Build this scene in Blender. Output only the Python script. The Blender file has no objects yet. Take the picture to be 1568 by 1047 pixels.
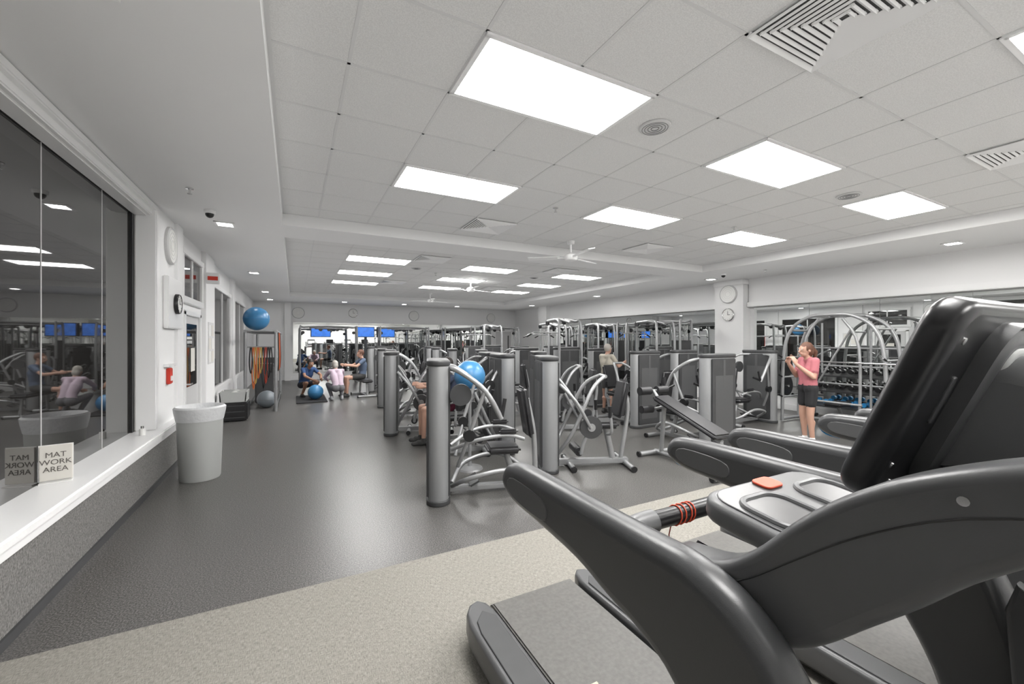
import bpy, bmesh, math, random
import numpy as np
from mathutils import Vector, Matrix, Euler
random.seed(4)
D=bpy.data; SC=bpy.context.scene; COL=SC.collection
V=Vector
# ------------------------------------------------------------------ materials
def mat(name,col,rough=.5,metal=0.,spec=None,ior=None,emit=None,es=0,bump=None,noise=None,coat=0):
    m=D.materials.new(name); m.use_nodes=True; nt=m.node_tree; b=nt.nodes['Principled BSDF']
    b.inputs['Base Color'].default_value=(*col,1); b.inputs['Roughness'].default_value=rough
    b.inputs['Metallic'].default_value=metal
    if ior: b.inputs['IOR'].default_value=ior
    if coat: b.inputs['Coat Weight'].default_value=coat
    if emit: b.inputs['Emission Color'].default_value=(*emit,1); b.inputs['Emission Strength'].default_value=es
    tc=nt.nodes.new('ShaderNodeTexCoord')
    if noise:
        sc,amt,lo,hi=noise
        n=nt.nodes.new('ShaderNodeTexNoise'); n.inputs['Scale'].default_value=sc; n.inputs['Detail'].default_value=3
        nt.links.new(tc.outputs['Object'],n.inputs['Vector'])
        r=nt.nodes.new('ShaderNodeValToRGB'); r.color_ramp.elements[0].position=lo; r.color_ramp.elements[1].position=hi
        r.color_ramp.elements[0].color=(*[c*(1-amt) for c in col],1); r.color_ramp.elements[1].color=(*[min(1,c*(1+amt)) for c in col],1)
        nt.links.new(n.outputs['Fac'],r.inputs['Fac']); nt.links.new(r.outputs['Color'],b.inputs['Base Color'])
    if bump:
        n=nt.nodes.new('ShaderNodeTexNoise'); n.inputs['Scale'].default_value=bump[0]; n.inputs['Detail'].default_value=4
        nt.links.new(tc.outputs['Object'],n.inputs['Vector'])
        bp=nt.nodes.new('ShaderNodeBump'); bp.inputs['Strength'].default_value=bump[1]; bp.inputs['Distance'].default_value=.01
        nt.links.new(n.outputs['Fac'],bp.inputs['Height']); nt.links.new(bp.outputs['Normal'],b.inputs['Normal'])
    return m
def weave(name,c1,c2,sx,sy,sz,rough=.9):
    m=D.materials.new(name); m.use_nodes=True; nt=m.node_tree; b=nt.nodes['Principled BSDF']; b.inputs['Roughness'].default_value=rough
    tc=nt.nodes.new('ShaderNodeTexCoord'); outs=[]
    for s in (sx,sy):
        mp=nt.nodes.new('ShaderNodeMapping'); mp.inputs['Scale'].default_value=s; nt.links.new(tc.outputs['Object'],mp.inputs['Vector'])
        n=nt.nodes.new('ShaderNodeTexNoise'); n.inputs['Scale'].default_value=sz; n.inputs['Detail'].default_value=1.5
        nt.links.new(mp.outputs['Vector'],n.inputs['Vector']); outs.append(n)
    ad=nt.nodes.new('ShaderNodeMath'); ad.operation='ADD'; nt.links.new(outs[0].outputs['Fac'],ad.inputs[0]); nt.links.new(outs[1].outputs['Fac'],ad.inputs[1])
    hf=nt.nodes.new('ShaderNodeMath'); hf.operation='MULTIPLY'; hf.inputs[1].default_value=.5; nt.links.new(ad.outputs[0],hf.inputs[0])
    r=nt.nodes.new('ShaderNodeValToRGB'); r.color_ramp.elements[0].position=.36; r.color_ramp.elements[1].position=.64
    r.color_ramp.elements[0].color=(*c1,1); r.color_ramp.elements[1].color=(*c2,1)
    nt.links.new(hf.outputs[0],r.inputs['Fac']); nt.links.new(r.outputs['Color'],b.inputs['Base Color'])
    bp=nt.nodes.new('ShaderNodeBump'); bp.inputs['Strength'].default_value=.2; bp.inputs['Distance'].default_value=.003
    nt.links.new(hf.outputs[0],bp.inputs['Height']); nt.links.new(bp.outputs['Normal'],b.inputs['Normal'])
    return m
M_white=mat('white_paint',(.83,.83,.83),.55,bump=(60,.03))
M_soff=mat('soffit_paint',(.80,.80,.80),.7,bump=(40,.03))
M_tile=mat('ceiling_tile',(.72,.72,.715),.9,noise=(140,.06,.4,.6),bump=(160,.2))
M_grid=mat('grid_metal',(.66,.66,.66),.6)
M_trim=mat('trim_gloss',(.85,.85,.85),.3)
M_carpet=weave('carpet_weave',(.145,.137,.121),(.315,.30,.268),(5,50,5),(50,5,5),7)
M_rubber=mat('rubber_floor',(.118,.114,.109),.33,noise=(110,.6,.42,.68),bump=(150,.08))
M_fabric=weave('wainscot_fabric',(.085,.082,.078),(.25,.245,.235),(1,5,.45),(1,1.5,1.5),55)
M_glass=mat('dark_window_glass',(.020,.019,.018),.02,ior=2.2)
M_mirror=mat('mirror_silver',(.84,.86,.85),.01,metal=1)
M_black=mat('black_plastic',(.012,.012,.013),.3)
M_pad=mat('black_vinyl_pad',(.020,.020,.022),.42,bump=(200,.05))
M_silver=mat('silver_frame',(.34,.345,.35),.38,metal=.45,noise=(8,.05,.3,.7))
M_shroud=mat('silver_shroud',(.29,.295,.30),.42,metal=.3)
M_dark=mat('charcoal_panel',(.045,.046,.048),.42,noise=(6,.1,.3,.7))
M_mid=mat('grey_shell',(.078,.079,.081),.32,bump=(400,.04))
M_mid2=mat('grey_shell_light',(.14,.142,.145),.36,bump=(400,.04))
M_arm=mat('arm_shell',(.046,.047,.049),.32,bump=(400,.05))
M_belt=mat('running_belt',(.10,.097,.09),.42,noise=(50,.15,.3,.7),bump=(300,.1))
M_mark=mat('belt_mark',(.55,.5,.38),.6)
M_gloss=mat('screen_glass',(.006,.006,.007),.06)
M_red=mat('red_plastic',(.6,.04,.02),.4)
M_sticker=mat('orange_red_sticker',(.70,.09,.04),.5)
M_orange=mat('orange_band',(.55,.13,.03),.5)
M_yellow=mat('tan_band',(.42,.27,.07),.5)
M_dred=mat('dark_red_band',(.34,.04,.02),.5)
M_blue=mat('blue_vinyl_ball',(.05,.20,.40),.3)
M_blue2=mat('blue_trim',(.02,.22,.5),.4)
M_bin=mat('bin_grey_plastic',(.42,.43,.42),.45)
M_bag=mat('bin_liner',(.62,.63,.64),.35,bump=(25,.6))
M_gball=mat('grey_vinyl_ball',(.16,.18,.20),.35)
M_lamp=mat('lamp_diffuser',(1,1,1),.5,emit=(1,.985,.965),es=24)
M_down=mat('downlight_lens',(1,1,1),.5,emit=(1,.98,.95),es=24)
M_tv=mat('tv_picture',(.02,.1,.4),.3,emit=(.05,.20,.7),es=.8,noise=(6,.4,.4,.6))
M_paper=mat('sign_paper',(.70,.68,.63),.6)
M_ink=mat('sign_ink',(.12,.11,.10),.6)
M_steel=mat('chrome',(.75,.75,.75),.15,metal=1)
M_ventdark=mat('vent_shadow',(.08,.08,.08),.8)
M_face=mat('clock_face',(.8,.8,.78),.4)
M_ring=mat('speaker_ring',(.62,.62,.62),.5)
M_door=mat('door_paint',(.6,.6,.6),.45)
M_mat=mat('exercise_mat_foam',(.02,.02,.022),.7)
# ------------------------------------------------------------------ builder
def cr(P,n,closed):
    P=[V(p) for p in P]; out=[]; N=len(P)
    rng=N if closed else N-1
    for i in range(rng):
        if closed: a,b,c,d=P[i-1],P[i],P[(i+1)%N],P[(i+2)%N]
        else: a,b,c,d=P[max(i-1,0)],P[i],P[i+1],P[min(i+2,N-1)]
        for k in range(n):
            t=k/n
            out.append(.5*((2*b)+(c-a)*t+(2*a-5*b+4*c-d)*t*t+(3*b-a-3*c+d)*t**3))
    if not closed: out.append(P[-1])
    return out
class MB:
    def __init__(s): s.v=[];s.f=[];s.m=[];s.slots=[];s.M=Matrix.Identity(4)
    def si(s,m):
        if m not in s.slots: s.slots.append(m)
        return s.slots.index(m)
    def raw(s,vs,fs,m):
        o=len(s.v); s.v+=[tuple(s.M@V(p)) for p in vs]; k=s.si(m)
        for f in fs: s.f.append([o+i for i in f]); s.m.append(k)
    def bm(s,bm,m,T=None):
        bm.verts.index_update()
        s.raw([(T@v.co if T else v.co) for v in bm.verts],[[v.index for v in f.verts] for f in bm.faces],m); bm.free()
    def box(s,c,sz,m,rot=(0,0,0),bev=0,seg=2):
        bm=bmesh.new(); bmesh.ops.create_cube(bm,size=1)
        for v in bm.verts: v.co=V((v.co.x*sz[0],v.co.y*sz[1],v.co.z*sz[2]))
        if bev: bmesh.ops.bevel(bm,geom=bm.edges[:],offset=bev,segments=seg,affect='EDGES',clamp_overlap=True)
        s.bm(bm,m,Matrix.Translation(c)@Euler(rot).to_matrix().to_4x4())
    def tube(s,P,r,m,seg=10,sm=0,closed=False):
        if sm: P=cr(P,sm,closed)
        else: P=[V(p) for p in P]
        n=len(P); rr=r if isinstance(r,(list,tuple)) else None
        vs=[];fs=[]; up=None
        for i,p in enumerate(P):
            if closed: t=P[(i+1)%n]-P[i-1]
            else: t=P[min(i+1,n-1)]-P[max(i-1,0)]
            t.normalize()
            if up is None:
                up=V((0,0,1)) if abs(t.z)<.9 else V((1,0,0))
            a=t.cross(up)
            if a.length<1e-4: a=t.cross(V((0,1,0)))
            a.normalize(); b=a.cross(t).normalized(); up=b
            q=r if not rr else (rr[0]+(rr[1]-rr[0])*i/(n-1))
            for k in range(seg):
                an=2*math.pi*k/seg; vs.append(p+a*math.cos(an)*q+b*math.sin(an)*q)
        for i in range(n if closed else n-1):
            j=(i+1)%n
            for k in range(seg):
                l=(k+1)%seg; fs.append([i*seg+k,i*seg+l,j*seg+l,j*seg+k])
        if not closed:
            fs.append(list(range(seg))[::-1]); fs.append([(n-1)*seg+k for k in range(seg)])
        s.raw(vs,fs,m)
    def lathe(s,prof,c,m,seg=24,axis='z'):
        prof=[(max(r,.0004),z) for r,z in prof]
        vs=[];fs=[];n=len(prof)
        for r,z in prof:
            for k in range(seg):
                an=2*math.pi*k/seg; x,y=r*math.cos(an),r*math.sin(an)
                p={'z':(x,y,z),'x':(z,x,y),'y':(x,z,y)}[axis]; vs.append(V(p)+V(c))
        for i in range(n-1):
            for k in range(seg):
                l=(k+1)%seg; fs.append([i*seg+k,i*seg+l,(i+1)*seg+l,(i+1)*seg+k])
        fs.append(list(range(seg))[::-1]); fs.append([(n-1)*seg+k for k in range(seg)])
        s.raw(vs,fs,m)
    def ball(s,c,r,m,R=None,seg=20):
        if not isinstance(r,(list,tuple)): r=(r,r,r)
        bm=bmesh.new(); bmesh.ops.create_uvsphere(bm,u_segments=seg,v_segments=seg//2+2,radius=1)
        T=Matrix.Translation(c)@(R.to_4x4() if R else Matrix.Identity(4))@Matrix.Diagonal((*r,1)); s.bm(bm,m,T)
    def puffy(s,prof,x0,x1,rad,m,sm=4,axis='x',n=4):
        P=[V((a,b,0)) for a,b in prof]
        if sm: P=cr(P,sm,True)
        N=len(P); ar=sum(P[i].x*P[(i+1)%N].y-P[(i+1)%N].x*P[i].y for i in range(N))
        nor=[]
        for i in range(N):
            t=(P[(i+1)%N]-P[i-1]); t.normalize(); q=V((t.y,-t.x,0)); nor.append(q if ar>0 else -q)
        L=[(x0+rad*(1-math.cos(math.pi/2*k/n)) ,rad*(1-math.sin(math.pi/2*k/n))) for k in range(n+1)]
        L+=[(x1-(a-x0),b) for a,b in reversed(L)]
        def pt(x,w): return {'x':(x,w.x,w.y),'z':(w.x,w.y,x),'y':(w.x,x,w.y)}[axis]
        vs=[];fs=[]
        for x,ins in L:
            for p,q in zip(P,nor): vs.append(pt(x,p-q*ins))
        K=len(L)
        for i in range(K-1):
            for k in range(N):
                l=(k+1)%N; fs.append([i*N+k,i*N+l,(i+1)*N+l,(i+1)*N+k])
        s.raw(vs,fs,m)
        s.raw(vs[:N],[list(range(N))[::-1]],m); s.raw(vs[-N:],[list(range(N))],m)
    def mesh(s,name):
        me=D.meshes.new(name); me.from_pydata(s.v,[],s.f)
        for m in s.slots: me.materials.append(m)
        me.polygons.foreach_set('material_index',s.m); me.validate()
        bm=bmesh.new(); bm.from_mesh(me); bmesh.ops.recalc_face_normals(bm,faces=bm.faces[:])
        big=[f for f in bm.faces if len(f.verts)>5 and not f.calc_area()<1e-6]
        bmesh.ops.triangulate(bm,faces=big,ngon_method='EAR_CLIP')
        bm.to_mesh(me); bm.free()
        me.polygons.foreach_set('use_smooth',[True]*len(me.polygons)); me.set_sharp_from_angle(angle=math.radians(38))
        return me
    def obj(s,name,loc=(0,0,0),rz=0,parent=None):
        return put(s.mesh(name),name,loc,rz,parent)
def put(me,name,loc=(0,0,0),rz=0,parent=None):
    o=D.objects.new(name,me); COL.objects.link(o); o.location=loc; o.rotation_euler=(0,0,math.radians(rz))
    if parent: o.parent=parent
    return o
# ------------------------------------------------------------------ ROOM
ZL=3.21; ZH=3.37; XR=10.4; YF=19.5; YB=-3.0; XL=-1.45
b=MB()
b.box((4.4,(YB+3.1)/2,-.05),(12.4,3.1-YB,.1),M_carpet)
b.box((4.4,(3.1+YF)/2,-.05),(12.4,YF-3.1,.1),M_rubber)
b.obj('floor')
b=MB()
def bx(b,x0,x1,y0,y1,z0,z1,m,bev=0): b.box(((x0+x1)/2,(y0+y1)/2,(z0+z1)/2),(x1-x0,y1-y0,z1-z0),m,bev=bev)
TX0,TX1=-.14,8.3; T=[(-2.4,6.4),(7.17,16.6)]
bx(b,-1.8,TX0,YB,YF,ZL,ZL+.3,M_soff); bx(b,TX1,10.6,YB,YF,ZL,ZL+.3,M_soff)
bx(b,TX0,TX1,6.4,7.17,ZL,ZL+.3,M_soff); bx(b,TX0,TX1,16.6,YF,ZL,ZL+.3,M_soff); bx(b,TX0,TX1,YB,-2.4,ZL,ZL+.3,M_soff)
for y0,y1 in T: bx(b,TX0,TX1,y0,y1,ZH,ZH+.1,M_tile)
ceil=b.obj('ceiling')
b=MB()
G=.65
for (y0,y1),yo in zip(T,(2.10,8.85)):
    for k in range(-12,20):
        x=.95+k*G
        if TX0<x<TX1: bx(b,x-.010,x+.010,y0,y1,ZH-.003,ZH+.001,M_grid)
        y=yo+k*G
        if y0<y<y1: bx(b,TX0,TX1,y-.010,y+.010,ZH-.003,ZH+.001,M_grid)
    for x in (TX0+.012,TX1-.012): bx(b,x-.012,x+.012,y0,y1,ZH-.006,ZH,M_grid)
    for y in (y0+.012,y1-.012): bx(b,TX0,TX1,y-.012,y+.012,ZH-.006,ZH,M_grid)
b.obj('ceiling_grid',parent=ceil)
b=MB(); bx(b,-.62,.62,-.295,.295,-.010,-.006,M_lamp)
for x in (-.635,.635): bx(b,x-.015,x+.015,-.31,.31,-.014,-.001,M_trim)
for y in (-.31,.31): bx(b,-.65,.65,y-.015,y+.015,-.014,-.001,M_trim)
LP=b.mesh('ceiling_light_panel')
for xc in (1.6,4.2,6.8):
    for yc in (-1.475,.475,2.425,4.375): put(LP,'ceiling_light_panel',(xc,yc,ZH-.002))
    for yc in (9.175,11.125,13.075): put(LP,'ceiling_light_panel',(xc,yc,ZH-.002))
b=MB(); bx(b,-.085,.085,-.085,.085,-.012,-.008,M_down)
for s in (-1,1): bx(b,s*.1-.015,s*.1+.015,-.115,.115,-.016,-.001,M_trim); bx(b,-.115,.115,s*.1-.015,s*.1+.015,-.016,-.001,M_trim)
DL=b.mesh('recessed_downlight')
for x,y in [(-.82,2.4),(-.82,-1.5),(-.82,6.7),(-.82,11.2),(-.82,15.4),(-.82,18.2),(9.35,2.6),(9.35,-1.5),(9.4,7.0),(9.4,11.5),(9.4,16),(1.8,18),(4.2,18),(6.6,18)]:
    put(DL,'recessed_downlight',(x,y,ZL))
b=MB(); bx(b,-.30,.30,-.30,.30,-.004,-.001,M_ventdark)
for i,r in enumerate((.31,.27,.235,.20,.165,.13,.095,.06,.03)):
    w=.020 if i else .03
    for s in (-1,1):
        b.box((s*r,0,-.010),(w,2*r+w,.014),M_trim,rot=(0,s*.7,0)); b.box((0,s*r,-.010),(2*r+w,w,.014),M_trim,rot=(-s*.7,0,0))
VD=b.mesh('ceiling_air_vent')
for x,y in [(2.575,1.125),(2.575,5.675),(5.825,5.675),(5.825,1.125),(2.575,8.525),(5.825,8.525),(5.825,12.4),(2.575,12.4)]: put(VD,'ceiling_air_vent',(x,y,ZH-.004))
b=MB(); b.lathe([(.0,-.012),(.11,-.014),(.12,-.01),(.125,-.001)],(0,0,0),M_ring,32)
for r in (.03,.055,.08,.1): b.lathe([(r-.004,-.012),(r,-.017),(r+.004,-.012)],(0,0,0),M_mid2,32)
SP=b.mesh('ceiling_speaker')
for x,y in [(2.575,2.425),(5.825,2.5),(2.575,9.8),(5.825,9.8)]: put(SP,'ceiling_speaker',(x,y,ZH-.002))
b=MB(); b.lathe([(.035,0),(.035,-.012),(.012,-.016),(.010,-.05),(.022,-.055),(.022,-.06)],(0,0,0),M_steel,14)
SK=b.mesh('fire_sprinkler')
for x,y,z in [(3.0,4.5,ZH),(5.9,4.0,ZH),(-.95,5.3,ZL),(3.2,10.3,ZH),(9.2,5.5,ZL)]: put(SK,'fire_sprinkler',(x,y,z-.001))
b=MB(); b.lathe([(.0,0),(.07,-.0),(.06,-.05),(.018,-.06),(.018,-.2),(.05,-.21),(.11,-.24),(.12,-.28),(.10,-.33),(.04,-.35),(0,-.352)],(0,0,0),M_trim,24)
for k in range(3):
    R=Matrix.Rotation(math.radians(k*120+20),4,'Z'); b.M=R
    b.box((.16,0,-.285),(.14,.04,.01),M_trim); b.box((.47,0,-.28),(.56,.13,.01),M_trim,rot=(.2,0,0),bev=.004)
b.M=Matrix.Identity(4)
CF=b.mesh('ceiling_fan')
for x,y in [(4.25,5.9),(4.45,11.0),(4.4,14.8)]: put(CF,'ceiling_fan',(x,y,ZH-.001))
b=MB(); b.lathe([(.06,0),(.06,-.03),(.05,-.04)],(0,0,0),M_trim,20); b.ball((0,0,-.045),.045,M_black); SCM=b.mesh('security_camera')
for x,y in [(-.9,6.1),(8.9,6.3)]: put(SCM,'security_camera',(x,y,ZL-.001))
# LEFT WALL
b=MB()
bx(b,-1.8,-1.38,-1,7.0,0,.55,M_fabric)
bx(b,-1.8,-1.42,6.18,7.3,.55,ZL,M_white)
bx(b,-1.8,XL,7.3,YF,0,ZL,M_white); bx(b,-1.8,-1.42,YB,-1,0,ZL,M_white)
bx(b,-1.8,-1.66,-1,6.2,.55,ZL,M_black); bx(b,-1.8,-1.5,-1,6.2,3.1,ZL,M_white)
bx(b,-1.8,-1.38,9.0,9.9,0,ZL,M_white); bx(b,-1.8,-1.38,12.6,13.1,0,ZL,M_white); bx(b,-1.8,-1.38,7.0,7.3,0,ZL,M_white)
b.obj('wall_left')
b=MB(); bx(b,-1.66,-1.31,-1,7.02,.56,.62,M_trim,.012); bx(b,-1.40,-1.34,-1,7.0,.49,.56,M_trim,.01); b.obj('trim_1')
b=MB(); bx(b,-1.52,-1.44,-1,6.2,3.08,3.2,M_trim,.01); bx(b,-1.5,-1.40,-1,6.2,3.14,3.205,M_trim,.01); bx(b,-1.6,-1.40,6.12,6.24,.62,3.2,M_trim,.012)
bx(b,-1.61,-1.48,-1,6.12,3.07,3.12,M_trim,.008); b.obj('trim_2')
b=MB(); bx(b,-1.40,-1.365,-1,6.98,0,.06,M_dark); bx(b,-1.46,-1.43,7.31,8.99,0,.1,M_dark); b.obj('baseboard_left')
b=MB(); bx(b,-1.655,-1.62,-1,6.08,.62,3.09,M_glass)
for y in (-.05,1.02,2.09,3.16,4.23,5.30): bx(b,-1.622,-1.616,y-.003,y+.003,.62,3.08,M_grid)
bx(b,-1.63,-1.60,6.06,6.12,.62,3.08,M_black)
b.obj('window_1')
def winframe(name,y0,y1,z0,z1,mid=True):
    b=MB(); X=XL
    bx(b,X-.01,X+.012,y0,y1,z0,z1,M_glass)
    for y in (y0,y1): bx(b,X-.01,X+.05,y-.05,y+.05,z0-.05,z1+.05,M_trim,.008)
    for z in (z0,z1): bx(b,X-.01,X+.055,y0-.07,y1+.07,z-.05,z+.05,M_trim,.008)
    if mid: bx(b,X,X+.03,(y0+y1)/2-.02,(y0+y1)/2+.02,z0,z1,M_trim)
    b.obj(name)
winframe('window_2',7.45,8.85,2.25,2.95)
winframe('window_3',10.0,12.45,.65,2.75); winframe('window_4',13.25,15.8,.65,2.75)
b=MB(); X=XL+.002
bx(b,X,X+.03,7.55,8.55,0,2.02,M_door,.006); bx(b,X+.028,X+.036,7.7,8.4,.95,1.9,M_glass)
for y in (7.49,8.61): bx(b,X,X+.06,y-.05,y+.05,0,2.08,M_trim,.008)
bx(b,X,X+.06,7.44,8.66,2.02,2.1,M_trim,.008); b.tube([(X+.03,7.62,1.0),(X+.09,7.62,1.0),(X+.09,7.76,1.0)],.012,M_steel)
b.box((X+.045,8.05,1.35),(.004,.28,.36),M_paper); b.obj('door_1')
b=MB(); b.box((-1.374,9.45,1.6),(.01,.56,.76),M_grid)
for i in range(3):
    for k in range(2): b.box((-1.367,9.3+.27*k,1.83-.24*i),(.005,.22,.2),M_paper if (i+k)%2 else M_face)
b.obj('wall_notice_board')
b=MB(); bx(b,XR,XR+.2,YB,YF,0,ZL,M_white); b.obj('wall_right')
b=MB(); bx(b,10.1,XR,6.6,7.4,0,ZL,M_white); bx(b,10.06,XR,6.58,7.42,3.08,ZL,M_trim,.01); b.obj('wall_right_pilaster')
b=MB(); bx(b,10.1,XR,15.9,16.6,0,ZL,M_white); b.obj('wall_right_pilaster')
b=MB(); bx(b,-1.8,XR+.2,YF,YF+.2,0,ZL,M_white); bx(b,-.35,-.12,YF-.2,YF,0,ZL,M_white); b.obj('wall_far')
b=MB(); bx(b,-1.8,XR+.2,YB-.2,YB,0,ZL,M_white); b.obj('wall_back')
b=MB(); bx(b,10.22,XR,YB,6.58,2.5,2.62,M_trim,.01); bx(b,10.22,XR,7.42,15.9,2.5,2.62,M_trim,.01); b.obj('trim_3')
b=MB(); bx(b,10.3,XR,YB,6.58,2.62,ZL,M_white); bx(b,10.3,XR,7.42,15.9,2.62,ZL,M_white); b.obj('wall_right_upper')
b=MB(); bx(b,10.36,XR,YB,6.58,0,.14,M_trim,.006); bx(b,10.36,XR,7.42,15.88,0,.14,M_trim,.006); b.obj('baseboard_right')
b=MB(); bx(b,-1.4,9.1,YF-.03,YF,0,.14,M_trim,.006); b.obj('baseboard_far')
def mirror(name,axis,a0,a1,z0,z1,pos):
    b=MB(); n=max(1,round((a1-a0)/1.25)); w=(a1-a0)/n
    for i in range(n):
        p,q=a0+i*w+.003,a0+(i+1)*w-.003
        if axis=='x': bx(b,pos,pos+.012,p,q,z0,z1,M_mirror)
        else: bx(b,p,q,pos,pos+.012,z0,z1,M_mirror)
    b.obj(name)
mirror('wall_mirror','x',-2.5,6.5,.32,2.48,XR-.02); mirror('wall_mirror','x',7.5,15.8,.32,2.48,XR-.02)
mirror('wall_mirror','y',-.05,9.0,.3,2.4,YF-.02)
b=MB(); bx(b,9.25,10.15,YF-.05,YF-.002,0,2.1,M_door,.006); bx(b,9.95,10.02,YF-.055,YF-.045,.9,1.9,M_glass)
for x in (9.2,10.2): bx(b,x-.05,x+.05,YF-.07,YF-.002,0,2.15,M_trim,.008)
bx(b,9.15,10.25,YF-.07,YF-.002,2.1,2.2,M_trim,.008); b.tube([(9.35,YF-.05,1),(9.35,YF-.1,1),(9.48,YF-.1,1)],.012,M_steel); b.obj('door_2')
def disc(name,c,r,face,rim,fac='x+',hands=False,parent=None):
    b=MB()
    b.lathe([(0,.0),(r,0),(r,.03),(r*.93,.045),(r*.88,.035),(0,.035)],(0,0,0),rim,36,'z'); b.lathe([(0,.036),(r*.87,.036),(r*.87,.038),(0,.038)],(0,0,0),face,36,'z')
    if hands:
        b.box((0,r*.25,.041),(.01,r*.6,.003),M_black); b.box((r*.18,0,.041),(r*.4,.012,.003),M_black)
        for k in range(12):
            a=k*math.pi/6; b.box((math.cos(a)*r*.75,math.sin(a)*r*.75,.04),(.01,.01,.003),M_black)
    else:
        for k in (.3,.5,.7): b.tube([(r*k*math.cos(a),r*k*math.sin(a),.039) for a in [q*math.pi/14 for q in range(28)]],.003,M_ring,seg=6,closed=True)
    o=b.obj(name); o.location=c
    o.rotation_euler={'x+':(math.pi/2,0,math.pi/2),'x-':(math.pi/2,0,-math.pi/2),'y-':(math.pi/2,0,0)}[fac]
disc('wall_speaker',(-1.42,6.75,2.86),.24,M_face,M_ring)
disc('wall_clock',(-1.36,6.8,2.12),.13,M_face,M_black,hands=True)
b=MB(); bx(b,-1.42,-1.36,6.45,7.15,1.8,2.45,M_trim,.01); b.obj('clock_mounting_panel')
b=MB(); bx(b,-1.42,-1.38,6.6,6.74,1.1,1.3,M_red,.008); bx(b,-1.385,-1.37,6.63,6.71,1.14,1.2,M_trim,.004); bx(b,-1.42,-1.37,6.5,6.85,1.32,1.36,M_trim,.004); b.obj('fire_alarm_pull_station')
disc('wall_speaker',(10.1,7.0,2.86),.24,M_face,M_ring,'x-'); disc('wall_clock',(10.1,7.0,2.32),.17,M_face,M_steel,'x-',True)
for x in (.15,5.0,9.0): disc('wall_speaker',(x,YF,2.8),.24,M_face,M_ring,'y-')
disc('wall_clock',(2.3,YF,2.85),.2,M_face,M_steel,'y-',True)
b=MB(); b.box((-1.28,9.0,2.75),(.2,.04,.2),M_trim,bev=.008); b.box((-1.28,8.978,2.75),(.15,.004,.07),M_red); b.box((-1.375,9.0,2.75),(.03,.02,.02),M_trim); b.obj('exit_sign')
for x in (1.0,2.8,3.7):
    b=MB(); b.box((x,YF-.12,2.02),(.78,.05,.46),M_black,bev=.008); b.box((x,YF-.147,2.02),(.73,.004,.41),M_tv); b.box((x,YF-.06,2.02),(.1,.07,.1),M_black); b.obj('wall_television')
sg=MB(); sg.box((0,0,.145),(.165,.012,.25),M_paper,bev=.003); sg.box((0,0,.005),(.165,.06,.01),M_face); sg.box((0,.008,.145),(.175,.004,.26),M_face)
S=sg.obj('mat_work_area_sign',(-1.53,4.2,.621),12)
cu=D.curves.new('txt','FONT'); cu.body='MAT\nWORK\nAREA'; cu.size=.052; cu.align_x='CENTER'; cu.align_y='CENTER'; cu.extrude=.0008
to=D.objects.new('lettering',cu); COL.objects.link(to); bpy.context.view_layer.update()
tm=D.meshes.new_from_object(to.evaluated_get(bpy.context.evaluated_depsgraph_get())); D.objects.remove(to)
tm.materials.clear(); tm.materials.append(M_ink); t2=D.objects.new('lettering',tm); COL.objects.link(t2); t2.parent=S; t2.location=(0,-.0075,.15); t2.rotation_euler=(math.pi/2,0,0)
b=MB(); b.lathe([(0,0),(.03,0),(.032,.09),(.012,.12),(.012,.14),(0,.14)],(0,0,0),M_face,16); b.tube([(.0,.0,.14),(0,0,.16),(.03,0,.16)],.005,M_black); b.obj('spray_bottle',(-1.45,6.2,.621))
b=MB(); b.lathe([(0,0),(.028,0),(.028,.07),(0,.075)],(0,0,0),M_face,16); b.lathe([(.0,.075),(.014,.075),(.014,.1),(0,.1)],(0,0,0),M_steel,12); b.obj('water_bottle',(-1.46,5.85,.621))
b=MB(); b.lathe([(0,0),(.195,0),(.205,.02),(.232,.78),(.25,.79),(.252,.83),(.24,.845),(.225,.83),(.2,.4),(0,.38)],(0,0,0),M_bin,40)
b.lathe([(.234,.70),(.240,.73),(.254,.80),(.259,.85),(.24,.87),(.22,.84),(.19,.45)],(0,0,0),M_bag,40)
b.obj('trash_can',(-1.00,6.15,0))
# ------------------------------------------------------------------ TREADMILL
def rr(w,h,r,n=5,cx0=0,cy0=0):
    o=[]
    for cx,cy,a0 in ((w/2-r,h/2-r,0),(-w/2+r,h/2-r,90),(-w/2+r,-h/2+r,180),(w/2-r,-h/2+r,270)):
        for k in range(n+1):
            a=math.radians(a0+90*k/n); o.append((cx0+cx+r*math.cos(a),cy0+cy+r*math.sin(a)))
    return o
b=MB()
bx(b,-.43,.43,.0,2.10,.03,.13,M_black,.01)
bx(b,-.27,.27,.15,2.13,.14,.165,M_belt,.008)
b.tube([(-.27,2.125,.125),(.27,2.125,.125)],.03,M_black)
for s in (-1,1):
    pr=[(s*.285,.1),(s*.285,.2),(s*.285,.3),(s*.285,1.9),(s*.285,1.98),(s*.288,2.06),(s*.305,2.13),(s*.345,2.17),(s*.40,2.15),(s*.44,2.09),(s*.46,2.0),(s*.465,1.9),(s*.465,1.82),(s*.465,.3),(s*.465,.2),(s*.465,.1)]
    def fil(P):
        o=[]
        for i in range(len(P)):
            p,q=V((*P[i],0)),V((*P[(i+1)%len(P)],0)); n=max(1,int((q-p).length/.09)); o+=[tuple(p.lerp(q,k/n))[:2] for k in range(n)]
        return o
    b.puffy(fil(pr),.06,.185,.02,M_mid,sm=0,axis='z')
    b.puffy([(s*.31,.15),(s*.31,2.0),(s*.36,2.06),(s*.42,1.99),(s*.435,1.9),(s*.435,.15)],.18,.192,.005,M_dark,sm=0,axis='z')
for i in range(5): b.box((-.12+.02*i,1.42-.03*i,.1665),(.05,.012,.003),M_mark)
for i in range(3): b.box((.02+.04*i,1.26-.03*i,.1665),(.06,.012,.003),M_mark)
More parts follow.
